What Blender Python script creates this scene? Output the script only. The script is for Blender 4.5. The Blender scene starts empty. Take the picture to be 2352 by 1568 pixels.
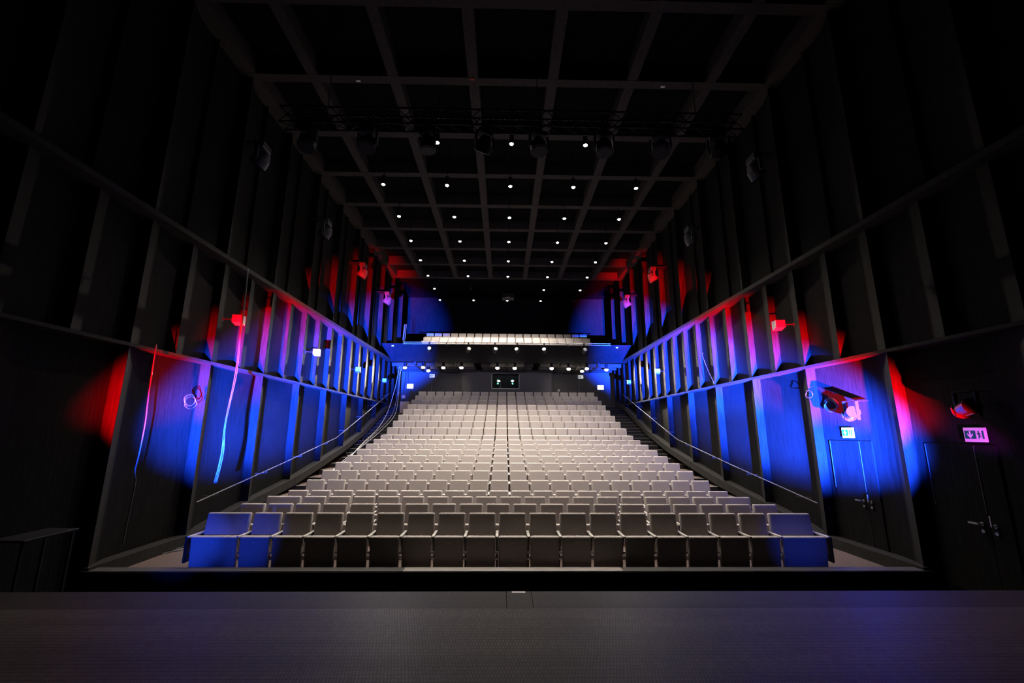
import bpy, bmesh, math, random
from mathutils import Vector, Matrix
random.seed(4)
S = bpy.context.scene
COL = S.collection
PI = math.pi

# ------------------------------------------------------------------ camera
# metres; x to the right, y into the hall, z up; the camera stands on the stage at z = 0, the stalls floor is at z = -2.35
FL = -2.35          # stalls floor
ST = -1.50          # stage floor
def look_axes(pitch, yaw, roll):
    cp, sp, cy, sy, cr, sr = math.cos(pitch), math.sin(pitch), math.cos(yaw), math.sin(yaw), math.cos(roll), math.sin(roll)
    f = Vector((sy*cp, cy*cp, sp)); r = Vector((cy, -sy, 0)); u = r.cross(f)
    return cr*r + sr*u, -sr*r + cr*u, f
cam = bpy.data.cameras.new('camera')
cam.sensor_width = 36.0; cam.lens = 15.073; cam.clip_start = 0.05; cam.clip_end = 200
camo = bpy.data.objects.new('camera', cam); COL.objects.link(camo)
_r, _u, _f = look_axes(math.radians(11.667), math.radians(1.0465), math.radians(0.2835))
camo.matrix_world = Matrix(((_r.x, _u.x, -_f.x, -0.173), (_r.y, _u.y, -_f.y, 0), (_r.z, _u.z, -_f.z, 0), (0, 0, 0, 1)))
S.camera = camo

# ------------------------------------------------------------------ world, exposure
S.view_settings.view_transform = 'Standard'
S.view_settings.look = 'None'
S.view_settings.exposure = 0.0
S.view_settings.gamma = 1.0
S.view_settings.use_curve_mapping = False
w = bpy.data.worlds.new('hall_darkness'); S.world = w; w.use_nodes = True
w.node_tree.nodes['Background'].inputs[0].default_value = (0.010, 0.008, 0.008, 1)
w.node_tree.nodes['Background'].inputs[1].default_value = 0.02

# ------------------------------------------------------------------ stage floods (the coloured light)
def spot(name, loc, target, color, power, angle, blend, size=0.05, parent=None):
    l = bpy.data.lights.new(name, 'SPOT'); l.color = color; l.energy = power
    l.spot_size = math.radians(angle); l.spot_blend = blend; l.shadow_soft_size = size
    o = bpy.data.objects.new(name, l); COL.objects.link(o)
    d = Vector(target) - Vector(loc)
    o.rotation_euler = d.to_track_quat('-Z', 'Y').to_euler(); o.location = loc
    if parent: o.parent = parent
    return o
def aim(loc, yaw, elev, dist=10):
    y, e = math.radians(yaw), math.radians(elev)
    return (loc[0] + dist*math.sin(y)*math.cos(e), loc[1] + dist*math.cos(y)*math.cos(e), loc[2] + dist*math.sin(e))
BLUE = (0.008, 0.058, 1.0); RED = (1.0, 0.0, 0.004)
LB = (-4.0, 3.5, -1.30); RB = (4.6, 3.5, -1.30)
for loc, s_, p in ((LB, -1, 450000), (RB, 1, 700000)):
    spot('blue_flood', loc, aim(loc, s_*18, 13.5), BLUE, p*0.7, 29, 0.9)      # near bays
    spot('blue_flood', loc, aim(loc, s_*16, 8.5), BLUE, p*0.4, 15, 0.9)       # foot of the far bays
    spot('blue_flood', loc, aim(loc, s_*8.5, 16.3), BLUE, p*1.4, 18, 0.8)       # far bays, balcony
for yaw, e, s_ in ((-17, 1000, -1), (-5, 420, -1), (11, 200, 1)):               # low beams on the ends of the front rows
    loc = (s_*4.1, 3.5, -1.1); spot('blue_flood', loc, aim(loc, yaw, -9.5), BLUE, e, 17, 1.0)
LR = (-4.9, 3.4, -1.30); RR = (4.9, 3.4, -1.30)
for loc, s_, p in ((LR, -1, 32000), (RR, 1, 75000)):
    ln = (s_*5.65, 3.4, -1.3); spot('red_flood', ln, aim(ln, s_*9, 22.5), RED, p*1.3, 21.5, 0.8)    # near bays
    spot('red_flood', loc, aim(loc, s_*9, 25), RED, 100000, 15, 0.9)          # upper tier, far bays
loc = (5.6, 3.4, -1.3)                                                         # beam pair added to tint the sign by the near right door
spot('red_flood', loc, aim(loc, 22.7, 21), RED, 1100, 9, 0.9)
spot('blue_flood', loc, aim(loc, 22.7, 20.5), BLUE, 1500, 9, 0.9)

LAMP_W = 1700        # each ceiling downlight
SOFFIT_W = 4       # each lamp under the balcony
SIDE_W = 6500       # the two end lamps turned along the walls

# ------------------------------------------------------------------ materials
def mat(name, base, rough=0.6, metal=0.0, vary=0.0, scale=40.0, stretch=(1, 1, 1), bump=0.0, bump_scale=None, spec=0.5, emit=None, estr=0.0, alpha=None):
    m = bpy.data.materials.new(name); m.use_nodes = True
    nt = m.node_tree; b = nt.nodes['Principled BSDF']
    b.inputs['Base Color'].default_value = (*base, 1); b.inputs['Roughness'].default_value = rough
    b.inputs['Metallic'].default_value = metal; b.inputs['Specular IOR Level'].default_value = spec
    if emit:
        b.inputs['Emission Color'].default_value = (*emit, 1); b.inputs['Emission Strength'].default_value = estr
    if vary or bump:
        tc = nt.nodes.new('ShaderNodeTexCoord'); mp = nt.nodes.new('ShaderNodeMapping')
        mp.inputs['Scale'].default_value = stretch
        nt.links.new(tc.outputs['Object'], mp.inputs['Vector'])
        n = nt.nodes.new('ShaderNodeTexNoise'); n.inputs['Scale'].default_value = scale; n.inputs['Detail'].default_value = 4
        nt.links.new(mp.outputs['Vector'], n.inputs['Vector'])
        if vary:
            r = nt.nodes.new('ShaderNodeValToRGB')
            r.color_ramp.elements[0].position = 0.3; r.color_ramp.elements[1].position = 0.7
            r.color_ramp.elements[0].color = (*[c*(1-vary) for c in base], 1)
            r.color_ramp.elements[1].color = (*[min(1, c*(1+vary)) for c in base], 1)
            nt.links.new(n.outputs['Fac'], r.inputs['Fac']); nt.links.new(r.outputs['Color'], b.inputs['Base Color'])
        if bump:
            bp = nt.nodes.new('ShaderNodeBump'); bp.inputs['Strength'].default_value = bump; bp.inputs['Distance'].default_value = 0.004
            nt.links.new(n.outputs['Fac'], bp.inputs['Height']); nt.links.new(bp.outputs['Normal'], b.inputs['Normal'])
    return m
M = {}
M['wall'] = mat('dark_wall_cladding', (0.0095, 0.009, 0.0083), 0.75, spec=0.06, vary=0.35, scale=6, stretch=(6, 6, 0.4), bump=0.25)
M['ledge'] = mat('ledge_board', (0.022, 0.0205, 0.019), 0.7, spec=0.1, vary=0.2, scale=10)
M['ceil'] = mat('black_ceiling', (0.005, 0.0046, 0.005), 0.9, spec=0.05, vary=0.3, scale=3)
M['beam'] = mat('grey_ceiling_beam', (0.042, 0.0375, 0.0355), 0.8, spec=0.08, vary=0.2, scale=12)
M['carpet'] = mat('stalls_carpet', (0.10, 0.072, 0.062), 0.95, spec=0.05, vary=0.35, scale=55, bump=0.6)
M['riser'] = mat('step_riser', (0.03, 0.03, 0.034), 0.9, spec=0.1, vary=0.2, scale=20)
M['nosing'] = mat('step_nosing', (0.30, 0.29, 0.27), 0.6)
M['fabric'] = mat('grey_seat_fabric', (0.42, 0.375, 0.345), 0.92, vary=0.22, scale=150, bump=0.5, spec=0.2)
M['pale_top'] = mat('pale_arm_board', (0.46, 0.43, 0.39), 0.5, vary=0.12, scale=25, stretch=(1, 6, 1))
M['frame'] = mat('black_seat_frame', (0.018, 0.018, 0.019), 0.5)
M['steel'] = mat('bare_steel', (0.55, 0.54, 0.52), 0.3, metal=1.0)
M['dull_steel'] = mat('dull_steel', (0.25, 0.245, 0.24), 0.5, metal=1.0)
M['tag'] = mat('seat_number_tag', (0.55, 0.56, 0.58), 0.4)
M['black'] = mat('black_paint', (0.010, 0.010, 0.011), 0.6, spec=0.12)
M['gloss'] = mat('black_gloss', (0.02, 0.02, 0.022), 0.18)
M['grey'] = mat('grey_plastic', (0.30, 0.30, 0.31), 0.35)
M['seam'] = mat('door_edge_metal', (0.06, 0.06, 0.06), 0.4)
M['smoke'] = mat('smoked_plastic', (0.07, 0.07, 0.075), 0.25)
M['speaker'] = mat('pale_speaker_shell', (0.25, 0.25, 0.25), 0.5)
M['white'] = mat('white_plastic', (0.80, 0.80, 0.80), 0.4)
M['board'] = mat('cardboard', (0.75, 0.60, 0.45), 0.8, vary=0.1, scale=15)
M['cable'] = mat('grey_cable', (0.035, 0.035, 0.037), 0.45)
M['pale_cable'] = mat('pale_cable', (0.30, 0.30, 0.32), 0.45)
M['rail'] = mat('handrail_metal', (0.16, 0.15, 0.14), 0.4, metal=0.6)
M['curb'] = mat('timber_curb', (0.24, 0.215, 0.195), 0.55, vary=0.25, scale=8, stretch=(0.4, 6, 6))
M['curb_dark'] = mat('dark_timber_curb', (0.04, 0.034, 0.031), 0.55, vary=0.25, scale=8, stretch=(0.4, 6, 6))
M['balcony'] = mat('balcony_cladding', (0.012, 0.0115, 0.0125), 0.8, spec=0.05, vary=0.2, scale=5)
M['back'] = mat('rear_wall_plaster', (0.10, 0.097, 0.095), 0.8, spec=0.1, vary=0.25, scale=30, bump=0.3)
M['green'] = mat('exit_sign_green', (0.0, 0.20, 0.10), 0.5)
M['signwhite'] = mat('exit_sign_white', (0.85, 0.86, 0.85), 0.4)
M['signlit'] = mat('exit_sign_lit', (0.85, 0.86, 0.85), 0.4, emit=(0.9, 0.97, 1.0), estr=0.7)
M['panel_lit'] = mat('light_panel', (0.9, 0.9, 0.9), 0.4, emit=(1.0, 0.95, 1.0), estr=2.2)
M['lamp'] = mat('lamp_face', (1, 1, 1), 0.4, emit=(1.0, 0.95, 0.88), estr=70)
M['lamp_off'] = mat('lamp_face_off', (0.25, 0.25, 0.25), 0.2)
M['lamp_soffit'] = mat('soffit_lamp_face', (1, 1, 1), 0.4, emit=(1.0, 0.92, 0.78), estr=55)
M['teal'] = mat('teal_indicator', (0.1, 0.5, 0.4), 0.4, emit=(0.25, 0.9, 0.75), estr=1.6)
M['teal_dim'] = mat('teal_indicator_dim', (0.1, 0.3, 0.3), 0.4, emit=(0.08, 0.5, 0.42), estr=0.35)
M['booth'] = mat('booth_dark', (0.008, 0.008, 0.009), 0.5)
M['tape'] = mat('white_tape', (0.75, 0.72, 0.68), 0.6)
M['redtag'] = mat('red_tag', (0.5, 0.03, 0.02), 0.6)

def glass_mat():
    m = bpy.data.materials.new('window_glass'); m.use_nodes = True
    nt = m.node_tree; nt.nodes.remove(nt.nodes['Principled BSDF'])
    t = nt.nodes.new('ShaderNodeBsdfTransparent'); t.inputs[0].default_value = (0.85, 0.9, 0.9, 1)
    g = nt.nodes.new('ShaderNodeBsdfGlossy'); g.inputs['Roughness'].default_value = 0.03
    mx = nt.nodes.new('ShaderNodeMixShader'); mx.inputs[0].default_value = 0.06
    nt.links.new(t.outputs[0], mx.inputs[1]); nt.links.new(g.outputs[0], mx.inputs[2])
    nt.links.new(mx.outputs[0], nt.nodes['Material Output'].inputs[0])
    return m
M['glass'] = glass_mat()

def stage_mat(name, base, rough):
    m = bpy.data.materials.new(name); m.use_nodes = True
    nt = m.node_tree; b = nt.nodes['Principled BSDF']
    tc = nt.nodes.new('ShaderNodeTexCoord')
    br = nt.nodes.new('ShaderNodeTexBrick')
    br.inputs['Scale'].default_value = 1.0
    br.inputs['Brick Width'].default_value = 0.022; br.inputs['Row Height'].default_value = 0.045
    br.inputs['Mortar Size'].default_value = 0.003; br.inputs['Mortar Smooth'].default_value = 0.3
    br.inputs['Color1'].default_value = (*base, 1); br.inputs['Color2'].default_value = (*[c*0.72 for c in base], 1)
    br.inputs['Mortar'].default_value = (*[c*0.2 for c in base], 1)
    nt.links.new(tc.outputs['Object'], br.inputs['Vector'])
    n = nt.nodes.new('ShaderNodeTexNoise'); n.inputs['Scale'].default_value = 0.9; n.inputs['Detail'].default_value = 5
    mp = nt.nodes.new('ShaderNodeMapping'); mp.inputs['Scale'].default_value = (0.6, 6, 1)
    nt.links.new(tc.outputs['Object'], mp.inputs['Vector']); nt.links.new(mp.outputs['Vector'], n.inputs['Vector'])
    mx = nt.nodes.new('ShaderNodeMixRGB'); mx.blend_type = 'MULTIPLY'; mx.inputs[0].default_value = 0.6
    r = nt.nodes.new('ShaderNodeValToRGB'); r.color_ramp.elements[0].position = 0.35; r.color_ramp.elements[1].position = 0.65
    r.color_ramp.elements[0].color = (0.55, 0.55, 0.55, 1)
    nt.links.new(n.outputs['Fac'], r.inputs['Fac'])
    nt.links.new(br.outputs['Color'], mx.inputs[1]); nt.links.new(r.outputs['Color'], mx.inputs[2])
    nt.links.new(mx.outputs[0], b.inputs['Base Color'])
    b.inputs['Roughness'].default_value = rough; b.inputs['Specular IOR Level'].default_value = 0.18
    bp = nt.nodes.new('ShaderNodeBump'); bp.inputs['Strength'].default_value = 0.5; bp.inputs['Distance'].default_value = 0.003
    nt.links.new(br.outputs['Fac'], bp.inputs['Height']); bp.invert = True
    nt.links.new(bp.outputs['Normal'], b.inputs['Normal'])
    return m
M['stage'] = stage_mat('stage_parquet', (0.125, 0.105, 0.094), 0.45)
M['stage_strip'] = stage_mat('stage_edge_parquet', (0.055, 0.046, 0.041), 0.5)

# ------------------------------------------------------------------ mesh helpers
class MB:
    """Collects shapes; build() links them as ONE mesh object."""
    def __init__(s): s.bm = bmesh.new()
    def box(s, x0, x1, y0, y1, z0, z1, bev=0, seg=2, mtx=None):
        t = bmesh.new(); bmesh.ops.create_cube(t, size=1)
        for v in t.verts: v.co = Vector(((x0+x1)/2 + v.co.x*(x1-x0), (y0+y1)/2 + v.co.y*(y1-y0), (z0+z1)/2 + v.co.z*(z1-z0)))
        if bev: bmesh.ops.bevel(t, geom=t.edges[:], offset=bev, segments=seg, affect='EDGES', profile=0.5)
        return s._take(t, mtx)
    def cyl(s, p0, p1, r0, r1=None, n=16, mtx=None):
        r1 = r0 if r1 is None else r1
        p0, p1 = Vector(p0), Vector(p1); d = p1 - p0
        t = bmesh.new(); bmesh.ops.create_cone(t, cap_ends=True, segments=n, radius1=r0, radius2=r1, depth=d.length)
        q = d.to_track_quat('Z', 'Y').to_matrix().to_4x4(); q.translation = (p0+p1)/2
        bmesh.ops.transform(t, matrix=q, verts=t.verts)
        return s._take(t, mtx)
    def sphere(s, c, r, sc=(1, 1, 1), mtx=None):
        t = bmesh.new(); bmesh.ops.create_uvsphere(t, u_segments=14, v_segments=9, radius=r)
        for v in t.verts: v.co = Vector(c) + Vector((v.co.x*sc[0], v.co.y*sc[1], v.co.z*sc[2]))
        return s._take(t, mtx)
    def prism(s, pts, axis, a, b, mtx=None):
        """closed outline pts (2D) pushed along axis x / y / z from a to b"""
        def P(p, k):
            return {'x': (k, p[0], p[1]), 'y': (p[0], k, p[1]), 'z': (p[0], p[1], k)}[axis]
        t = bmesh.new(); n = len(pts)
        A = [t.verts.new(P(p, a)) for p in pts]; B = [t.verts.new(P(p, b)) for p in pts]
        t.faces.new(A); t.faces.new(B[::-1])
        for i in range(n): t.faces.new((A[i], A[(i+1) % n], B[(i+1) % n], B[i]))
        bmesh.ops.recalc_face_normals(t, faces=t.faces[:])
        return s._take(t, mtx)
    def tube(s, pts, r, n=6, sub=6, closed=False):
        P = [Vector(p) for p in pts]
        Q = []
        m = len(P)
        rng = range(m if closed else m-1)
        for i in rng:
            p0 = P[(i-1) % m] if (closed or i > 0) else P[i]; p1 = P[i]; p2 = P[(i+1) % m]
            p3 = P[(i+2) % m] if (closed or i+2 < m) else p2
            for k in range(sub):
                t = k/sub
                Q.append(0.5*((2*p1) + (-p0+p2)*t + (2*p0-5*p1+4*p2-p3)*t*t + (-p0+3*p1-3*p2+p3)*t**3))
        if not closed: Q.append(P[-1])
        t = bmesh.new(); rings = []
        up = Vector((0.13, 0.27, 0.95)).normalized()
        L = len(Q)
        for i, q in enumerate(Q):
            d = (Q[(i+1) % L] - Q[(i-1) % L]) if closed else (Q[min(i+1, L-1)] - Q[max(i-1, 0)])
            d.normalize(); a = d.cross(up)
            if a.length < 0.05: a = d.cross(Vector((1, 0, 0)))
            a.normalize(); b = d.cross(a)
            rings.append([t.verts.new(q + r*(math.cos(2*PI*j/n)*a + math.sin(2*PI*j/n)*b)) for j in range(n)])
        for i in range(L if closed else L-1):
            A, B = rings[i], rings[(i+1) % L]
            for j in range(n): t.faces.new((A[j], A[(j+1) % n], B[(j+1) % n], B[j]))
        if not closed: t.faces.new(rings[0][::-1]); t.faces.new(rings[-1])
        return s._take(t, None, smooth=True)
    def quads(s, verts, faces):
        t = bmesh.new(); V = [t.verts.new(v) for v in verts]
        for f in faces: t.faces.new([V[i] for i in f])
        return s._take(t, None)
    def _take(s, t, mtx, smooth=False):
        if mtx is not None: bmesh.ops.transform(t, matrix=mtx, verts=t.verts)
        if smooth:
            for f in t.faces: f.smooth = True
        me = bpy.data.meshes.new('tmp'); t.to_mesh(me); t.free(); s.bm.from_mesh(me); bpy.data.meshes.remove(me)
        return s
    def mesh(s, name, material, smooth=False):
        me = bpy.data.meshes.new(name); s.bm.to_mesh(me); s.bm.free()
        for mm in (material if isinstance(material, list) else [material]): me.materials.append(mm)
        if smooth:
            for p in me.polygons: p.use_smooth = p.area < 0.012      # the broad flat faces stay flat
        return me
    def build(s, name, material, parent=None, smooth=False):
        o = bpy.data.objects.new(name, s.mesh(name, material, smooth)); COL.objects.link(o)
        if parent: o.parent = parent
        return o
def tag(o, label, cat, group=None):
    o['label'] = label; o['category'] = cat
    if group: o['group'] = group
    return o
def thing(name, label, cat, loc=(0, 0, 0), group=None, rotz=0):
    o = bpy.data.objects.new(name, None); COL.objects.link(o); o.location = loc; o.rotation_euler = (0, 0, rotz)
    o.empty_display_size = 0.2
    return tag(o, label, cat, group)
def struct(o): o['kind'] = 'structure'; return o
def dup(root, loc, label, rotz=0):
    r = root.copy(); COL.objects.link(r); r.location = loc; r.rotation_euler = (0, 0, rotz); r['label'] = label
    for ch in root.children:
        c = ch.copy(); COL.objects.link(c); c.parent = r
        for g in ch.children:
            d = g.copy(); COL.objects.link(d); d.parent = c
    return r
ORD = ['', 'first', 'second', 'third', 'fourth', 'fifth', 'sixth', 'seventh', 'eighth', 'ninth', 'tenth', 'eleventh', 'twelfth', 'thirteenth',
       'fourteenth', 'fifteenth', 'sixteenth', 'seventeenth', 'eighteenth', 'nineteenth', 'twentieth']

# ------------------------------------------------------------------ rows of the stalls (measured seat-back tops)
ROW_Y0, ROW_DY = 8.112, 0.9585
TOPZ = [None, -1.45, -1.455, -1.462, -1.467, -1.309, -1.151, -1.000, -0.842, -0.689, -0.531, -0.379, -0.218, 0.088, 0.403, 0.711, 1.019, 1.333, 1.644, 1.954, 2.277]
def row_y(n): return ROW_Y0 + ROW_DY*(n-1)
def row_floor(n): return FL if n <= 4 else TOPZ[n] - 0.9
W = 6.7             # outer face of the wall ribs and ledges
YEND = 26.55        # last rib
YB = 29.6           # upper back wall
CZ = 8.85           # underside of the ceiling beams

# ------------------------------------------------------------------ SETTING: floors
m = MB()
m.box(-7.6, 7.6, 7.42, row_y(5)-0.60, FL-0.3, FL)
for n in range(5, 21):
    y0 = row_y(n)-0.60; y1 = row_y(n)+ROW_DY-0.60 if n < 20 else 28.4
    m.box(-7.6, 7.6, y0, y1, FL-0.3, row_floor(n))
floor = struct(m.build('floor', M['carpet']))
m = MB(); r_ = MB()
for n in range(5, 21):                      # half steps and pale nosings in the two side aisles
    y0 = row_y(n)-0.60; z = row_floor(n); zp = row_floor(n-1)
    for s in (-1, 1):
        xa, xb = sorted((s*5.48, s*6.72))
        m.box(xa, xb, y0-0.012, y0+0.028, z-0.004, z+0.006)
        r_.box(xa, xb, y0-0.006, y0-0.001, zp, z-0.004)
        if n >= 13:
            ym = y0-0.48; zm = (z+zp)/2
            r_.box(xa, xb, ym, y0-0.006, zp, zm)
            m.box(xa, xb, ym-0.012, ym+0.028, zm-0.004, zm+0.006)
struct(m.build('trim_1', M['nosing'])); struct(r_.build('floor_riser', M['riser']))
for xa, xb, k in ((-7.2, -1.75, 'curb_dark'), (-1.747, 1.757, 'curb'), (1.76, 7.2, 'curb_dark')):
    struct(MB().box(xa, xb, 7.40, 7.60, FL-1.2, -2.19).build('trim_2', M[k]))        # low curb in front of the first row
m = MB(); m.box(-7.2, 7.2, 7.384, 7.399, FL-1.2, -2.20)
struct(m.build('trim_3', M['black']))       # its black face
m = MB(); m.box(-7.6, 7.6, 4.48, 7.5, FL-1.25, FL-1.2)
struct(m.build('floor_pit', M['black']))
m = MB(); m.box(-7.6, 7.6, -3.0, 4.07, ST-0.25, ST)
struct(m.build('floor_stage', M['stage']))
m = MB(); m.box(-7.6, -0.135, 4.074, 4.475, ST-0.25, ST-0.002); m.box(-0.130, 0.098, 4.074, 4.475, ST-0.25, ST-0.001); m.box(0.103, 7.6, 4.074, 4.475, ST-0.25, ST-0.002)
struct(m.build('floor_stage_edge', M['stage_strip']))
m = MB(); m.box(-7.6, 7.6, 4.476, 4.49, FL-1.2, ST-0.03)
struct(m.build('trim_4', M['black']))       # stage front
tag(MB().box(-0.082, 0.046, 4.425, 4.47, ST-0.0005, ST+0.0015).build('tape_mark', M['tape']), 'small white tape mark at the centre of the stage edge', 'tape')

# ------------------------------------------------------------------ SETTING: side walls (three tiers of curved, saw-tooth bays)
RIBS = [7.46 + 2.12*k for k in range(-4, 10)]       # -1.02 ... 26.54
def wall_tier(mb, side, z0, z1, ribs, D, flat, POW=2.4):
    pts = []
    for k, y in enumerate(ribs):
        y2 = ribs[k+1] if k+1 < len(ribs) else None
        pts.append((W, y))
        if y2 is None: break
        N = 12
        for i in range(1, N+1):
            s = i/N; t = min(s/flat, 1.0)
            pts.append((W + D*(1-(1-t)**POW), y + (y2-y)*s))
    vs = []; fs = []
    for (x, y) in pts: vs += [(side*x, y, z0), (side*x, y, z1)]
    for i in range(len(pts)-1):
        f = (2*i, 2*i+1, 2*i+3, 2*i+2)
        fs.append(f if side < 0 else f[::-1])
    mb.quads(vs, fs)
half = sorted(RIBS + [y+1.06 for y in RIBS[:-1]])
for side, nm in ((-1, 'left'), (1, 'right')):
    m = MB()
    wall_tier(m, side, FL-1.2, 1.40, RIBS, 0.22, 0.42)
    wall_tier(m, side, 1.46, 3.78, half, 0.17, 1.0, 1.5)
    wall_tier(m, side, 3.88, 9.4, RIBS, 0.24, 0.42)
    for y in RIBS[3:-1]:                             # thin half-bay battens of the top tier
        xa, xb = sorted((side*(W+0.16), side*(W+0.26)))
        m.box(xa, xb, y+1.02, y+1.05, 3.88, 9.3)
    xa, xb = sorted((side*(W+0.35), side*(W+0.55)))
    m.box(xa, xb, -1.0, YEND, FL-1.2, 9.4)           # solid core behind the cladding
    xa, xb = sorted((side*(W+0.8), side*(W+1.0)))
    m.box(xa, xb, YEND, YB+0.2, FL, 9.4)
    xa, xb = sorted((side*(W+0.02), side*(W+0.8)))
    m.box(xa, xb, YEND+0.001, YEND+0.05, 0.4, 9.4)
    struct(m.build('wall_'+nm, M['wall']))
    k = 5 if side < 0 else 6
    m = MB()
    xa, xb = sorted((side*(W-0.015), side*(W+0.4)))
    m.box(xa, xb, -1.0, YEND, 1.40, 1.46)
    struct(m.build('trim_%d' % k, M['ledge']))
    m = MB()
    xa, xb = sorted((side*(W-0.20), side*(W+0.4)))
    m.box(xa, xb, -1.0, 23.9, 3.78, 3.88)
    struct(m.build('trim_%d' % (k+2), M['ledge']))
    # skirting that climbs with the steps, one length per bay
    m = MB()
    prof = [(7.42, -2.15), (9.75, -2.15), (11.35, -1.86), (14.1, -1.47), (16.1, -1.08), (18.4, -0.60), (20.7, 0.01), (22.55, 0.66), (24.3, 1.30), (26.5, 1.75)]
    xa, xb = side*(W-0.05), side*(W+0.20)
    for (ya, za), (yb, zb) in zip(prof, prof[1:]):
        m.prism([(ya, za-0.24), (yb-0.02, zb-0.24), (yb-0.02, zb), (ya, za)], 'x', min(xa, xb), max(xa, xb))
    struct(m.build('baseboard_'+nm, M['ledge']))

# ------------------------------------------------------------------ SETTING: ceiling
m = MB(); m.box(-7.6, 7.6, -1, YB+0.2, CZ+0.42, CZ+0.6)
struct(m.build('ceiling', M['ceil']))
for k in range(0, 9):
    y = 7.45 + 2.11*k
    struct(MB().box(-7.0, 7.0, y-0.125, y+0.125, CZ, CZ+0.44).build('ceiling_beam', M['beam']))
for k in range(-2, 4):
    x = -1.03 + 2.05*k
    if abs(x) < 5.4: struct(MB().box(x-0.13, x+0.13, 2.0, 24.2, CZ+0.006, CZ+0.44).build('ceiling_beam', M['beam']))
for s in (-1, 1):
    xa, xb = sorted((s*6.55, s*7.0))
    struct(MB().box(xa, xb, 2.0, 24.2, CZ+0.008, CZ+0.44).build('ceiling_beam', M['beam']))

# ------------------------------------------------------------------ SETTING: back walls, balcony, booth
struct(MB().box(-7.6, 7.6, YB, YB+0.2, 3.9, 9.4).build('wall_back_upper', M['wall']))
m = MB(); m.box(-7.6, 7.6, 28.2, 28.4, 0.8, 3.75)
struct(m.build('wall_back', M['back']))
m = MB()
m.prism([(22.80, 4.55), (22.80, 4.50), (23.86, 3.75), (24.2, 3.75), (24.2, 4.40), (22.95, 4.55)], 'x', -7.0, 7.0)
struct(m.build('wall_balcony_front', M['balcony']))
m = MB(); m.box(-7.6, 7.6, 23.86, YB, 3.76, 3.95)
struct(m.build('ceiling_under_balcony', M['ceil']))
m = MB(); m.box(-7.5, 7.5, 24.2, 26.35, 3.95, 4.40); m.box(-7.5, 7.5, 26.35, 27.45, 3.95, 4.90); m.box(-7.5, 7.5, 27.45, YB, 3.95, 5.42)
struct(m.build('floor_balcony', M['riser']))
for y in (24.5, 25.6, 26.7):
    for xa, xb in ((-6.6, -1.9), (-1.5, 1.5), (1.9, 6.6)):
        struct(MB().box(xa, xb, y-0.05, y+0.05, 3.56, 3.76).build('ceiling_beam', M['beam']))
for x in (-5.2, -4.1, -3.0, -1.0, 0.0, 1.0, 3.0, 4.1, 5.2):
    struct(MB().box(x-0.05, x+0.05, 24.0, 27.1, 3.562, 3.76).build('ceiling_beam', M['beam']))
# control booth: a rounded box that stands forward of the back wall, with a window
bx, by, wz0, wz1, wx0, wx1 = 3.0, 27.2, 2.58, 3.50, -0.96, 0.80
m = MB()
def booth_outline():
    P = [(-bx, 28.25)]
    for i in range(7):
        a = PI + i/6*PI/2; P.append((-bx+0.35+0.35*math.cos(a), by+0.35+0.35*math.sin(a)))
    return P
L_ = booth_outline()
R_ = [(-x, y) for (x, y) in L_][::-1]
def strip(P, z0, z1):
    vs = []; fs = []
    for p in P: vs += [(p[0], p[1], z0), (p[0], p[1], z1)]
    for i in range(len(P)-1): fs.append((2*i, 2*i+2, 2*i+3, 2*i+1))
    m.quads(vs, fs)
strip(L_ + [(wx0, by)], 1.0, 3.75); strip([(wx1, by)] + R_, 1.0, 3.75)
strip([(wx0, by), (wx1, by)], 1.0, wz0); strip([(wx0, by), (wx1, by)], wz1, 3.75)
struct(m.build('wall_booth', M['back']))
m = MB(); m.box(-2.6, 2.6, 28.12, 28.19, 1.4, 3.74); m.box(wx0-0.06, wx0-0.01, by+0.02, 28.1, wz0, wz1); m.box(wx1+0.01, wx1+0.06, by+0.02, 28.1, wz0, wz1)
m.box(wx0, wx1, by+0.02, 28.1, wz0-0.3, wz0-0.25); m.box(wx0, wx1, by+0.02, 28.1, wz1+0.05, wz1+0.1)
struct(m.build('wall_booth_interior', M['booth']))
wn = MB().box(wx0, wx1, by+0.03, by+0.036, wz0, wz1).build('window_1', M['glass']); struct(wn)
f = MB()
f.box(wx0, wx0+0.03, by-0.02, by+0.05, wz0, wz1); f.box(wx1-0.03, wx1, by-0.02, by+0.05, wz0, wz1)
f.box(wx0, wx1, by-0.01, by+0.05, wz0-0.03, wz0)
f.build('window_frame', M['steel'], wn)
for i, x in enumerate((-0.57, 0.38)):
    t = thing('indicator_lamp', 'teal indicator lamps glowing in the %s half of the booth window' % ('left', 'right')[i], 'indicator lamp', (x, 27.55, 2.62), 'teal indicators in the control booth')
    MB().box(-0.02, 0.02, 0.0, 0.04, -0.28, 0.66).build('stand', M['black'], t)
    MB().sphere((0, -0.03, 0.30), 0.058).build('bulb', M['teal'], t, True)
    MB().sphere((0, -0.03, 0.56), 0.045).build('bulb', M['teal_dim'], t, True)
t = tag(MB().box(-0.42, -0.38, 27.5, 27.54, 2.34, 2.95).build('pole', M['grey']), 'thin pale pole standing inside the booth window', 'pole')

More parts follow.
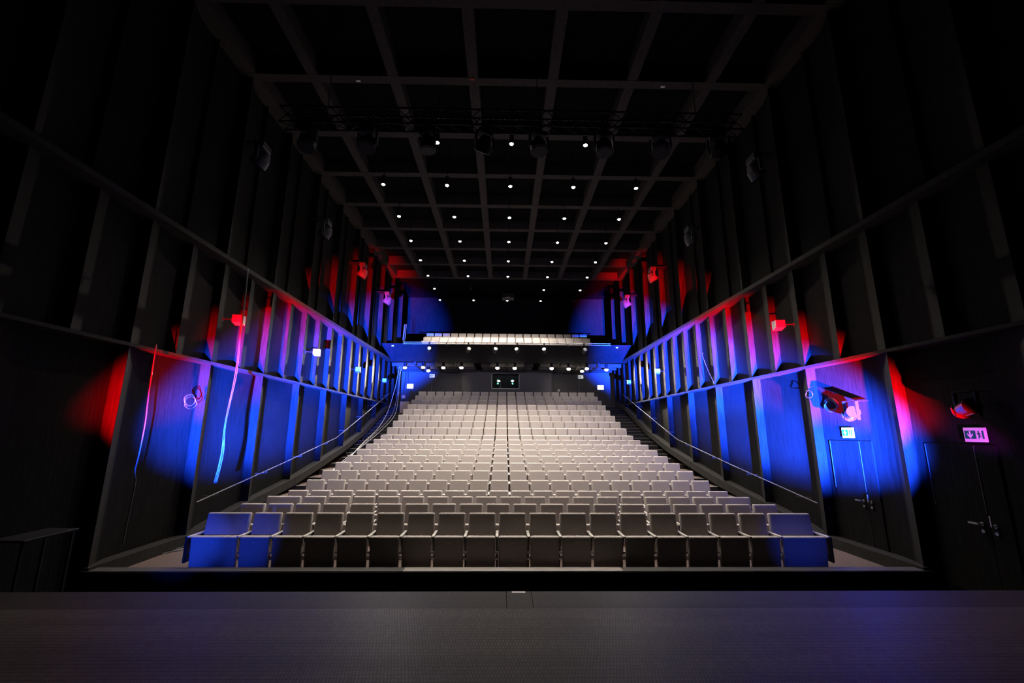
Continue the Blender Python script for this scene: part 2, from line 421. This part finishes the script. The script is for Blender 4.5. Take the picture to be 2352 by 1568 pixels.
# ------------------------------------------------------------------ THEATRE SEATS
def rot_x(a, p): return Matrix.Translation(p) @ Matrix.Rotation(a, 4, 'X') @ Matrix.Translation(-Vector(p))
def back_mesh(wd):
    m = MB(); m.box(-wd/2, wd/2, 0.0, 0.085, 0.36, 0.905, 0.030, 3, rot_x(math.radians(-9), (0, 0.0, 0.9)))
    return m.mesh('backrest', M['fabric'], True)
def seat_mesh(wd):
    m = MB(); m.box(-wd/2, wd/2, -0.36, -0.265, 0.055, 0.585, 0.028, 3, rot_x(math.radians(4), (0, -0.36, 0.58)))
    return m.mesh('seat', M['fabric'], True)
def arm_mesh():
    return MB().box(-0.025, 0.025, -0.37, 0.07, 0.565, 0.595, 0.008, 2).mesh('armrest', M['pale_top'])
def ped_mesh():
    m = MB(); m.prism([(-0.30, 0.565), (0.05, 0.565), (0.10, 0.02), (-0.06, 0.02), (-0.10, 0.25)], 'x', -0.019, 0.019)
    m.box(-0.03, 0.03, -0.12, 0.16, 0.0, 0.02)
    return m.mesh('pedestal', M['frame'])
def hinge_mesh():
    m = MB(); m.box(-0.022, 0.022, -0.285, -0.255, 0.30, 0.335); m.box(-0.02, 0.02, -0.27, -0.25, 0.20, 0.225)
    m.cyl((-0.034, -0.24, 0.32), (0.034, -0.24, 0.32), 0.012, n=8)
    return m.mesh('hinge', M['steel'])
def end_mesh():
    m = MB(); m.prism([(-0.37, 0.585), (0.12, 0.60), (0.12, 0.18), (-0.37, 0.18)], 'x', -0.016, 0.016)
    return m.mesh('end_panel', M['frame'])
def tag_mesh():
    return MB().box(-0.022, 0.022, -0.366, -0.3605, 0.485, 0.498).mesh('number_tag', M['tag'])
ARM, PED, HIN, END, TAG = arm_mesh(), ped_mesh(), hinge_mesh(), end_mesh(), tag_mesh()
BACK = {False: back_mesh(0.478), True: back_mesh(0.75)}
SEAT = {False: seat_mesh(0.484), True: seat_mesh(0.752)}
PITCH = 0.54
def part(nm, me, parent, x=0.0):
    o = bpy.data.objects.new(nm, me); COL.objects.link(o); o.parent = parent; o.location = (x, 0, 0); return o
def seat_row(n, x_list, wide_list):
    y, z = row_y(n), row_floor(n); N = len(x_list)
    for i, (x, wd) in enumerate(zip(x_list, wide_list)):
        where = 'front row' if n == 1 else ORD[n] + ' row from the stage'
        if i < N/2: pos = '%s from the left aisle' % ORD[i+1]
        else: pos = '%s from the right aisle' % ORD[N-i]
        lab = ('wide ' if wd else '') + 'grey tip-up theatre seat, %s, %s' % (pos, where)
        t = thing('theatre_seat', lab, 'seat', (x, y, z), 'grey tip-up seats in the stalls')
        hw = 0.405 if wd else PITCH/2
        part('backrest', BACK[wd], t); s_ = part('seat', SEAT[wd], t)
        part('armrest', ARM, t, -hw); p_ = part('pedestal', PED, t, -hw)
        part('hinge', HIN, p_)
        if i == N-1:
            part('armrest', ARM, t, hw); p_ = part('pedestal', PED, t, hw); part('hinge', HIN, p_)
        if i in (0, N-1) and n <= 4: part('end_panel', END, t, (-hw-0.03) if i == 0 else (hw+0.03))
        if n == 1: part('number_tag', TAG, s_)
for n in range(1, 16):
    if n in (1, 3):
        xs = [-10*PITCH+0.405] + [(-8.5+k+0.5)*PITCH for k in range(17)] + [10*PITCH-0.405]
        wide = [True] + [False]*17 + [True]
    else:
        xs = [(-9.5+k)*PITCH for k in range(20)]; wide = [False]*20
    seat_row(n, xs, wide)
# the farthest rows (16-20 and the two balcony rows) as one mass
far = MB()
def far_row(y, z):
    for k in range(20):
        mt = Matrix.Translation(((-9.5+k)*PITCH, y, z))
        far.box(-0.239, 0.239, 0.0, 0.085, 0.36, 0.905, 0.022, 1, mt @ rot_x(math.radians(-9), (0, 0, 0.9)))
        far.box(-0.246, 0.246, -0.36, -0.265, 0.115, 0.585, 0.022, 1, mt)
        far.box(-0.297, -0.243, -0.37, 0.07, 0.565, 0.595, 0, 1, mt)
        far.box(-0.285, -0.255, -0.2, 0.08, 0.0, 0.565, 0, 1, mt)
for n in range(16, 21): far_row(row_y(n), row_floor(n))
far_row(26.98, 4.90); far_row(28.08, 5.42)
o = far.build('theatre_seats', M['fabric'])
o['kind'] = 'stuff'; tag(o, 'grey tip-up seats in the five rearmost stalls rows and on the balcony', 'seats')

# ------------------------------------------------------------------ CEILING DOWNLIGHTS
def pendant(x, y, on, label, z=7.80):
    t = thing('pendant_downlight', label, 'downlight', (x, y, z), 'tube downlights hanging in the ceiling grid')
    t_mesh = PEND
    part('housing', PEND[0], t); part('rod', PEND[1], t); part('lens', PEND[2] if on else PEND[3], t)
    if on:
        l = bpy.data.objects.new('downlight_beam', REAR if y > 25 else LAMP); COL.objects.link(l); l.parent = t; l.location = (0, 0, -0.03)
PEND = (MB().cyl((0, 0, 0), (0, 0, 0.30), 0.062, n=20).mesh('housing', M['black']),
        MB().cyl((0, 0, 0.30), (0, 0, CZ+0.42-7.80), 0.012, n=8).mesh('rod', M['black']),
        MB().sphere((0, 0, 0.0), 0.058, (1, 1, 0.6)).mesh('lens', M['lamp'], True),
        MB().sphere((0, 0, 0.0), 0.046, (1, 1, 0.45)).mesh('lens', M['lamp_off'], True))
LAMP = bpy.data.lights.new('downlight_beam', 'SPOT')
LAMP.energy = LAMP_W; LAMP.color = (1.0, 0.91, 0.81); LAMP.spot_size = math.radians(97); LAMP.spot_blend = 1.0; LAMP.shadow_soft_size = 0.05
REAR = LAMP.copy(); REAR.energy = LAMP_W*0.85; REAR.spot_size = math.radians(145); REAR.spot_blend = 0.7
LY = [10.58, 12.70, 14.82, 16.93, 19.05, 21.12, 23.20, 25.35]
for j, y in enumerate(LY):
    for i in range(5):
        x = (i-2)*2.065 - 0.02
        if j == 6 and i == 2: continue          # the projector hangs here
        on = not ((j == 6 and i == 1) or (j == 7 and i == 4))
        side = ['far left', 'second from the left', 'middle', 'second from the right', 'far right'][i]
        pendant(x, y, on, '%s black tube downlight, %s, %s ceiling row from the stage' % ('lit' if on else 'unlit', side, ORD[j+1]))

# lamps under the balcony
SOFF = (MB().cyl((0, 0, 0.03), (0, 0, 0.33), 0.085, n=18).mesh('housing', M['black']), MB().sphere((0, 0, 0.02), 0.105, (1, 1, 0.7)).mesh('lens', M['lamp_soffit'], True))  # lens swollen past its housing to stand for lamp glare
SL = bpy.data.lights.new('soffit_beam', 'SPOT'); SL.energy = SOFFIT_W; SL.color = (1.0, 0.90, 0.76); SL.spot_size = math.radians(165); SL.spot_blend = 0.4; SL.shadow_soft_size = 0.06
soff = [(-5.78, 24.14), (-4.72, 23.98), (-4.66, 25.30), (-3.60, 24.05), (-2.58, 24.0), (-0.55, 24.0), (0.43, 24.05), (2.51, 24.0), (3.50, 24.17), (4.43, 25.05), (4.51, 24.0), (5.72, 24.41)]
names = ['leftmost', 'second from the left', 'rear one, third from the left', 'fourth from the left', 'fifth from the left', 'left of the two before the booth window',
         'right of the two before the booth window', 'fifth from the right', 'fourth from the right', 'rear one, third from the right', 'second from the right', 'rightmost']
for (x, y), nm in zip(soff, names):
    t = thing('soffit_downlight', 'bright downlight under the balcony, ' + nm, 'downlight', (x, y, 3.40), 'bright downlights under the balcony')
    part('housing', SOFF[0], t); part('lens', SOFF[1], t)
    if abs(x) > 5:                              # the end lamps are turned along the side walls
        s_ = 1 if x > 0 else -1
        spot('soffit_beam', (0, 0, -0.05), (s_*0.22, -1.0, -0.36), (1.0, 0.88, 0.72), SIDE_W, 56, 1.0, 0.06, t)
    elif 2.5 < abs(x) < 2.6:                    # these two are turned back onto the rounded booth corners
        spot('soffit_beam', (0, 0, -0.05), ((1 if x > 0 else -1)*0.5, 3.1, -0.75), (1.0, 0.88, 0.72), 220, 36, 1.0, 0.06, t)
    l = bpy.data.objects.new('soffit_beam', SL); COL.objects.link(l); l.parent = t; l.location = (0, 0, -0.04)

# ------------------------------------------------------------------ TRUSS AND MOVING HEADS
t = thing('lighting_truss', 'black box truss across the hall under the ceiling grid', 'truss', (0, 9.35, 7.3))
for (dy, dz) in ((-0.15, 0), (0.15, 0), (-0.15, 0.42), (0.15, 0.42)):
    MB().cyl((-5.7, dy, dz), (5.7, dy, dz), 0.025, n=10).build('chord', M['black'], t)
m = MB()
n = 28; step = 11.4/n
for i in range(n):
    a, b = -5.7+i*step, -5.7+(i+1)*step
    for dy in (-0.15, 0.15):
        m.cyl((a, dy, 0), (b, dy, 0.42), 0.012, n=6); m.cyl((a, dy, 0.42), (b, dy, 0), 0.012, n=6)
    m.cyl((a, -0.15, 0), (b, 0.15, 0), 0.012, n=6)
m.build('bracing', M['black'], t)
for x in (-4.6, 0.6, 4.6): MB().cyl((x, 0, 0.42), (x, 0, CZ+0.42-7.3), 0.01, n=6).build('hanger', M['black'], t)
def moving_head(label, loc, rot, tilt, mat_head, group, wall=0):
    t = thing('moving_head_light', label, 'stage light', loc, group, rot)
    m = MB()
    if wall: m.box(-0.13, 0.13, 0.0, 0.62, 0.10, 0.13)
    else: m.cyl((0, 0, 0.02), (0, 0, 0.06), 0.035, n=10); m.box(-0.05, 0.05, -0.17, 0.17, 0.055, 0.073)
    m.build('mount', M['black'], t)
    MB().box(-0.19, 0.19, -0.12, 0.12, -0.08, 0.10 if wall else 0.02, 0.02, 2).build('base', mat_head if wall else M['black'], t)
    for s in (-1, 1):
        MB().box(s*0.235-0.022, s*0.235+0.022, -0.05, 0.05, -0.42, -0.06, 0.012, 2).build('yoke_arm', mat_head, t)
    R = Matrix.Translation((0, 0, -0.36)) @ Matrix.Rotation(tilt, 4, 'X') @ Matrix.Translation((0, 0, 0.36))
    h = MB(); h.cyl((0, 0, -0.52), (0, 0, -0.30), 0.215, 0.19, 20, R); h.cyl((0, 0, -0.30), (0, 0, -0.14), 0.19, 0.11, 20, R)
    ho = h.build('head', mat_head, t, False)
    MB().cyl((0, 0, -0.535), (0, 0, -0.52), 0.17, n=20, mtx=R).build('lens', M['gloss'] if wall else M['black'], ho)
    return t
for i, x in enumerate((-5.0, -3.56, -2.1, -0.71, 0.63, 2.25, 3.66, 5.1)):
    side = ORD[i+1] + ' from the left' if i < 4 else ORD[8-i] + ' from the right'
    moving_head('black moving head hanging from the truss, ' + side, (x, 9.35, 7.20), random.uniform(-0.7, 0.7), random.uniform(-0.5, 0.9), M['black'], 'moving heads under the truss')
# glossy grey heads on the upper side walls
for s, nm, ys in ((-1, 'left', (9.75, 13.75, 17.7, 21.7)), (1, 'right', (9.9, 13.9, 17.8, 21.8))):
    for i, y in enumerate(ys):
        moving_head('grey moving head high on the %s wall, %s from the stage' % (nm, ORD[i+1]), (s*(W-0.38), y, 6.95), -s*PI/2, 0.55, M['smoke'], 'grey moving heads on the upper walls', wall=1)
for y, nm in ((8.33, 'over the door with the white exit sign'), (6.2, 'over the door with the magenta exit sign')):
    t = thing('wall_spotlight', 'glossy spotlight on the right wall ' + nm, 'spotlight', (W-0.10, y, 0.55), 'glossy spotlights above the side doors')
    MB().box(-0.06, 0.26, -0.13, 0.13, 0.03, 0.040).build('mount', M['black'], t)
    for s in (-1, 1): MB().box(-0.03, 0.03, s*0.15-0.012, s*0.15+0.012, -0.33, 0.03).build('yoke_arm', M['gloss'], t)
    hd = MB(); R = Matrix.Translation((0, 0, -0.2)) @ Matrix.Rotation(math.radians(65), 4, 'Z') @ Matrix.Rotation(math.radians(100), 4, 'Y')
    hd.cyl((0, 0, -0.14), (0, 0, 0.16), 0.115, 0.10, 20, R)
    ho = hd.build('head', M['gloss'], t)
    MB().cyl((0, 0, 0.16), (0, 0, 0.175), 0.125, n=20, mtx=R).build('lens', M['gloss'], ho)

# ------------------------------------------------------------------ WALL SPEAKERS
def speaker(s, y, label):
    t = thing('wall_speaker', label, 'speaker', (s*(W-0.30), y, 2.50), 'small speakers on the middle wall tier')
    c = MB(); c.prism([(-0.15, -0.085), (-0.15, 0.085), (0.12, 0.115), (0.12, -0.115)], 'x', -0.10, 0.10, Matrix.Rotation(-s*0.25, 4, 'Z'))
    c.build('cabinet', M['speaker'], t)
    g = MB(); g.box(-0.085, 0.085, 0.121, 0.128, -0.1, 0.1, mtx=Matrix.Rotation(-s*0.25, 4, 'Z')); g.build('grille', M['grey'], t)
    b = MB(); b.cyl((0, -0.02, 0), (s*0.34, -0.10, 0), 0.016, n=8); b.box(min(s*0.33, s*0.36), max(s*0.33, s*0.36), -0.16, -0.04, -0.06, 0.06); b.build('bracket', M['black'], t)
for s, nm, ys in ((-1, 'left', (9.87, 14.16, 18.3, 22.4)), (1, 'right', (9.88, 18.13, 22.4))):
    for i, y in enumerate(ys):
        speaker(s, y, 'small pale speaker on the %s wall above the ledge, %s from the stage' % (nm, ORD[i+1]))

# ------------------------------------------------------------------ HANDRAILS
for s, nm in ((-1, 'left'), (1, 'right')):
    t = thing('handrail', 'thin metal handrail along the steps on the %s wall' % nm, 'handrail', (s*6.55, 9.55, -1.5))
    P = [(9.55, -1.50), (13.0, -0.97), (16.9, -0.32), (20.4, 0.78), (24.2, 2.0)]
    m = MB(); L = [(0, y-9.55, z+1.5) for y, z in P]
    for a, b in zip(L, L[1:]): m.cyl(a, b, 0.014, n=10)
    m.sphere(L[0], 0.016); m.build('rail', M['rail'], t)
    for k in range(8):
        y = 10.2 + 1.95*k
        for (a, za), (b, zb) in zip(P, P[1:]):
            if a <= y <= b:
                z = za + (zb-za)*(y-a)/(b-a)
                br = MB(); br.cyl((0, y-9.55, z+1.5), (0, y-9.55, z+1.44), 0.008, n=6); br.cyl((0, y-9.55, z+1.44), (s*0.33, y-9.55, z+1.42), 0.008, n=6)
                br.build('bracket', M['rail'], t)

# ------------------------------------------------------------------ DOORS AND SIGNS
def lever(parent, y, flip, up=False):
    X = W+0.19
    h = MB(); h.cyl((X, y, -1.32), (X-0.06, y, -1.32), 0.013, n=10)
    if up: h.box(X-0.075, X-0.052, y-0.013, y+0.013, -1.33, -1.18, 0.005)
    else: h.box(X-0.075, X-0.052, min(y, y+flip*0.14), max(y, y+flip*0.14), -1.333, -1.307, 0.005)
    h.cyl((X, y, -1.32), (X-0.012, y, -1.32), 0.028, n=14)
    h.build('handle', M['steel'], parent)
    k = MB(); k.cyl((X, y, -1.42), (X-0.014, y, -1.42), 0.025, n=14); k.build('lock', M['steel'], parent)
for i, (ya, ym, yb) in enumerate(((9.40, 8.62, 8.36), (7.26, 6.50, 6.24))):
    m = MB()
    m.box(W+0.196, W+0.235, ym+0.004, ya, FL, -0.18, 0.002, 1); m.box(W+0.196, W+0.235, yb-0.03, ym-0.004, FL, -0.18, 0.002, 1)
    d = struct(m.build('door_%d' % (i+1), M['wall']))
    lever(d, ym+0.09, 1); lever(d, ym-0.09, -1, True)
    for y_ in (ya-0.004, ym):
        MB().box(W+0.187, W+0.196, y_-0.004, y_+0.004, -1.15, -0.19).build('edge_strip', M['seam'], d)  # stands for light caught on the leaf edge, cut short where it fades
def exit_sign(label, loc, rot, wd, ht, face):
    t = thing('exit_sign', label, 'exit sign', loc, 'exit signs', rot)
    # local: faces -y, x to the reader's right
    MB().box(-wd/2, wd/2, 0, 0.035, -ht/2, ht/2, 0.004, 1).build('panel', face, t)
    a = wd*0.045; ih = ht*0.29; x0 = -wd/2+wd*0.06; xm = wd*0.07; x1 = wd/2-wd*0.06
    MB().box(x0, xm, -0.003, -0.0005, -ih, ih).build('arrow_field', M['green'], t)
    cx = (x0+xm)/2; u = ih
    ar = MB(); ar.prism([(cx-0.16*u, 0.85*u), (cx+0.16*u, 0.85*u), (cx+0.16*u, -0.1*u), (cx+0.62*u, 0.36*u), (cx+0.62*u, -0.05*u), (cx, -0.85*u), (cx-0.62*u, -0.05*u), (cx-0.62*u, 0.36*u), (cx-0.16*u, -0.1*u)], 'y', -0.0055, -0.0032)
    ar.build('arrow', face, t)
    MB().box(x1-wd*0.07, x1, -0.003, -0.0005, -ih, ih).build('door_jamb', M['green'], t)
    fx = (xm+x1-wd*0.07)/2
    fg = MB(); k = ih
    fg.cyl((fx-0.05*k, -0.0005, 0.72*k), (fx-0.05*k, -0.004, 0.72*k), 0.17*k, n=12)
    def limb(p, q, r): 
        d = Vector((q[0]-p[0], q[1]-p[1])); nn = Vector((-d.y, d.x)).normalized()*r
        fg.prism([(p[0]+nn.x, p[1]+nn.y), (q[0]+nn.x, q[1]+nn.y), (q[0]-nn.x, q[1]-nn.y), (p[0]-nn.x, p[1]-nn.y)], 'y', -0.004, -0.0005)
    limb((fx, 0.5*k), (fx+0.05*k, -0.1*k), 0.13*k)
    limb((fx, 0.45*k), (fx-0.42*k, 0.15*k), 0.06*k); limb((fx, 0.45*k), (fx+0.40*k, 0.20*k), 0.06*k)
    limb((fx+0.05*k, -0.1*k), (fx-0.12*k, -0.90*k), 0.08*k); limb((fx+0.05*k, -0.1*k), (fx+0.28*k, -0.45*k), 0.08*k); limb((fx+0.28*k, -0.45*k), (fx+0.55*k, -0.45*k), 0.07*k)
    fg.build('running_figure', M['green'], t)
    return t
exit_sign('white exit sign with down arrow on the blue lit right wall', (W+0.17, 8.85, -0.02), PI/2*-1, 0.285, 0.205, M['signlit'])
exit_sign('magenta lit exit sign with down arrow on the dark right wall', (W+0.17, 6.43, -0.035), -PI/2, 0.30, 0.21, M['signwhite'])
exit_sign('pale exit sign on the rear wall left of the booth', (-4.90, 28.16, 3.47), 0, 0.33, 0.21, M['signlit'])
exit_sign('pale exit sign above the rear door right of the booth', (4.90, 28.16, 3.46), 0, 0.33, 0.21, M['signlit'])
for x, nm in ((-6.29, 'left'), (6.18, 'right')):
    t = thing('blank_sign', 'blank glowing white panel at the %s end of the rear wall' % nm, 'light panel', (x, 28.1, 2.77), 'white panels on the rear wall')
    MB().box(-0.21, 0.21, 0.0, 0.06, -0.155, 0.155).build('housing', M['black'], t)
    MB().box(-0.205, 0.205, -0.008, 0.0, -0.15, 0.15).build('diffuser', M['panel_lit'], t)
for i, (x0, x1) in enumerate(((-4.9, -4.0), (3.99, 4.80))):
    d = struct(MB().box(x0, x1, 28.17, 28.198, row_floor(20), 3.34, 0.003, 1).build('door_%d' % (i+3), M['back']))
    MB().box(x1-0.012 if i else x0, x1 if i else x0+0.012, 28.155, 28.17, row_floor(20), 3.34).build('door_edge', M['grey'], d)
t = thing('light_switch', 'white switch plate on the rear wall right of the booth', 'switch', (3.43, 28.185, 2.57))
MB().box(-0.07, 0.07, -0.012, 0.01, -0.07, 0.07, 0.004, 1).build('plate', M['white'], t); MB().box(-0.03, 0.03, -0.02, -0.012, -0.03, 0.03).build('rocker', M['grey'], t)

# ------------------------------------------------------------------ BALCONY RAIL AND ITS SPOTS
t = thing('balcony_rail', 'long steel rail on top of the balcony front', 'rail', (0, 22.72, 4.55))
MB().cyl((-5.6, 0, 0.06), (5.6, 0, 0.06), 0.022, n=12).build('pipe', M['dull_steel'], t)
MB().cyl((-5.6, 0, -0.03), (5.6, 0, -0.03), 0.018, n=12).build('pipe', M['dull_steel'], t)
for x in (-5.5, -3.3, -1.1, 1.1, 3.3, 5.5): MB().box(x-0.015, x+0.015, -0.01, 0.12, -0.12, 0.08).build('post', M['black'], t)
for i, x in enumerate((-4.2, -2.09, -0.67, 0.52, 1.97, 4.13)):
    side = ORD[i+1] + ' from the left' if i < 3 else ORD[6-i] + ' from the right'
    t = thing('balcony_spotlight', 'small stage spotlight hung below the balcony rail, ' + side, 'spotlight', (x, 22.60, 4.50), 'spotlights on the balcony rail', random.uniform(-0.4, 0.4))
    MB().box(-0.03, 0.03, -0.03, 0.09, -0.04, 0.10).build('clamp', M['black'], t)
    for s in (-1, 1): MB().box(s*0.12-0.008, s*0.12+0.008, -0.02, 0.02, -0.36, -0.04).build('yoke_arm', M['black'], t)
    R = Matrix.Translation((0, 0, -0.34)) @ Matrix.Rotation(math.radians(70), 4, 'X')
    ho = MB().cyl((0, 0, -0.16), (0, 0, 0.20), 0.085, 0.10, 16, R).build('body', M['black'], t)
    MB().cyl((0, 0, 0.20), (0, 0, 0.212), 0.105, 0.09, 16, R).build('lens_ring', M['steel'], ho)
for x, nm in ((-6.18, 'left'), (5.95, 'right')):
    tag(MB().box(x-0.06, x+0.06, 22.77, 22.80, 4.38, 4.44).build('marker_plate', M['white']), 'tiny white plate near the %s end of the balcony front' % nm, 'plate')

# ------------------------------------------------------------------ PROJECTOR, CEILING LABELS
t = thing('projector', 'dark projector hanging under the rear of the ceiling', 'projector', (0.02, 23.9, 7.45))
MB().box(-0.33, 0.33, -0.3, 0.3, 0.0, 0.28, 0.02, 2).build('body', M['black'], t)
MB().cyl((0.0, -0.3, 0.12), (0, -0.36, 0.12), 0.07, n=16).build('lens', M['gloss'], t)
MB().box(-0.12, 0.12, -0.315, -0.3, 0.005, 0.03).build('vent_strip', M['grey'], t)
for s in (-1, 1): MB().box(s*0.36-0.01, s*0.36+0.01, -0.05, 0.05, 0.0, CZ+0.42-7.45).build('hanger', M['black'], t)
for (x, y, nm, k) in ((-4.02, 9.60, 'left', 'tape'), (3.93, 9.60, 'right', 'tape')):
    tag(MB().box(x-0.055, x+0.055, y-0.03, y+0.03, CZ-0.012, CZ-0.001).build('beam_label', M[k]), 'tiny white label under the front ceiling beam, %s one' % nm, 'label')
tag(MB().box(-1.12, -1.0, 9.46, 9.50, CZ-0.012, CZ-0.001).build('beam_label', M['redtag']), 'tiny red label under the front ceiling beam', 'label')

# ------------------------------------------------------------------ CABLES
def cable(name, label, pts, r, strands=1, jit=0.03, closed=False, cat='cable', material=None):
    m = MB()
    for k in range(strands):
        m.tube([(p[0]+random.uniform(-jit, jit)*(k > 0), p[1]+random.uniform(-jit, jit)*(k > 0)*2, p[2]+random.uniform(-jit, jit)*(k > 0)) for p in pts], r, closed=closed)
    return tag(m.build(name, material or M['cable']), label, cat)
cable('hanging_cable', 'cable hanging down the left wall nearest the stage, red above and blue below',
      [(-6.62, 7.92, 1.52), (-6.60, 7.92, 0.6), (-6.58, 7.93, 0.1), (-6.57, 7.90, -0.45), (-6.55, 7.85, -0.72), (-6.56, 7.91, -0.94), (-6.55, 7.88, -1.4), (-6.55, 7.86, -1.9)], 0.012)
cable('hanging_cable', 'pale cable bundle hanging past the red lit speaker on the left wall',
      [(-6.30, 9.80, 3.75), (-6.24, 9.74, 3.0), (-6.2, 9.69, 2.45), (-6.2, 9.68, 1.25), (-6.2, 9.6, 0.13), (-6.2, 9.6, -0.51), (-6.2, 9.52, -1.12)], 0.011, 3, 0.018)
for i, (dx, dy) in enumerate(((0, 0), (0.12, 0.25), (0.05, 0.5))):
    cable('hanging_cable', ['thick pale cable falling from the balcony to the left aisle', 'second pale cable swinging beside it into the left aisle', 'thinnest pale cable hanging by the left end of the balcony'][i],
          [(-6.2+dx, 25.2, 6.2), (-6.2+dx, 24.9, 4.6), (-6.2+dx, 24.3+dy*0.3, 2.9), (-6.2+dx*2, 23.5+dy, 1.75), (-6.15+dx*3, 22.3+dy, 0.75), (-6.15+dx*2, 20.8, 0.0), (-6.1+dx, 18.5, -0.62), (-6.0-dx, 16.7, -1.12), (-6.0, 15.2, -1.42), (-5.95+dx, 13.8, -1.70), (-5.85, 12.6, -1.95)], 0.014-0.003*i, material=M['pale_cable'])
def coil(label, c, r, turns, axis='x', name='cable_coil', rr=0.008):
    m = MB()
    for k in range(turns):
        pts = []; R = r*random.uniform(0.8, 1.08); oy, oz = random.uniform(-0.25, 0.25)*r, random.uniform(-0.25, 0.25)*r
        for i in range(10):
            a = 2*PI*i/10
            if axis == 'x': pts.append((c[0]+random.uniform(-0.015, 0.015), c[1]+oy+R*math.cos(a), c[2]+oz+0.75*R*math.sin(a)))
            else: pts.append((c[0]+oy+R*math.cos(a), c[1]+oz+R*math.sin(a), c[2]+random.uniform(0.0, 0.01)))
        m.tube(pts, rr, closed=True)
    return tag(m.build(name, M['cable']), label, 'cable')
coil('small cable coil hooked on the left wall', (-6.60, 8.98, 0.55), 0.16, 3)
coil('looped white cable coil on the blue lit right wall', (W+0.16, 9.17, 0.55), 0.17, 4)
coil('dark ring of cable on the bright rib of the right wall', (W-0.08, 9.45, 0.80), 0.11, 1)
coil('tangle of pale cable lying on the left aisle steps', (-6.35, 20.4, row_floor(14)-0.1+0.13), 0.30, 4, 'z')
cable('floor_cable', 'pale cable lying across the carpet left of the front row', [(-6.66, 8.35, FL+0.012), (-6.75, 8.75, FL+0.012), (-6.62, 9.0, FL+0.012), (-6.5, 9.3, FL+0.012), (-6.58, 9.45, FL+0.012), (-6.66, 9.25, FL+0.012), (-6.52, 9.15, FL+0.012), (-6.4, 9.6, FL+0.012), (-6.3, 10.3, FL+0.012)], 0.009)
cable('wire_loop', 'thin white wire sagging across the middle tier of the right wall', [(6.66, 14.36, 2.62), (6.62, 14.36, 2.55), (6.60, 14.02, 1.98), (6.62, 13.71, 1.50)], 0.008)
cable('cable_ring', 'small white cable loop hanging below the balcony lamps', [(-3.98, 27.1, 3.7), (-3.98, 27.1, 3.5), (-4.0, 27.1, 3.38), (-4.12, 27.1, 3.32), (-4.14, 27.1, 3.42), (-4.05, 27.1, 3.46), (-4.0, 27.1, 3.36)], 0.022)

# ------------------------------------------------------------------ BOX AT THE REAR LEFT, TABLE AT THE LEFT WALL
t = thing('cardboard_box', 'pale cardboard box standing at the top of the left aisle', 'box', (-5.78, 24.7, row_floor(18)))
MB().box(-0.25, 0.25, -0.2, 0.3, 0.0, 0.80, 0.01, 1).build('carton', M['board'], t)
MB().box(0.05, 0.32, -0.2, 0.3, 0.80, 0.815, 0, 1, Matrix.Rotation(math.radians(4), 4, 'Y')).build('flap', M['board'], t)
t = thing('small_spotlight', 'small black spotlight standing on the cardboard box', 'spotlight', (-5.88, 24.75, row_floor(18)+0.81))
MB().cyl((0, 0, 0), (0, 0, 0.05), 0.12, n=16).build('base', M['black'], t); MB().cyl((0, 0, 0.05), (0, 0, 0.14), 0.02, n=8).build('stem', M['black'], t)
h_ = MB().cyl((0, 0.1, 0.24), (0, -0.12, 0.27), 0.10, 0.12, 16).build('head', M['black'], t)
MB().cyl((0, -0.12, 0.27), (0, -0.128, 0.271), 0.115, n=16).build('lens_ring', M['steel'], h_)
t = thing('side_table', 'dark side table against the left wall near the stage', 'table', (-6.40, 6.25, FL))
MB().box(-0.22, 0.22, -0.36, 0.36, 0.93, 0.96, 0.006, 1).build('table_top', M['black'], t)
for sx in (-1, 1):
    for sy in (-1, 1): MB().box(sx*0.18-0.015, sx*0.18+0.015, sy*0.32-0.015, sy*0.32+0.015, 0, 0.93).build('leg', M['black'], t)
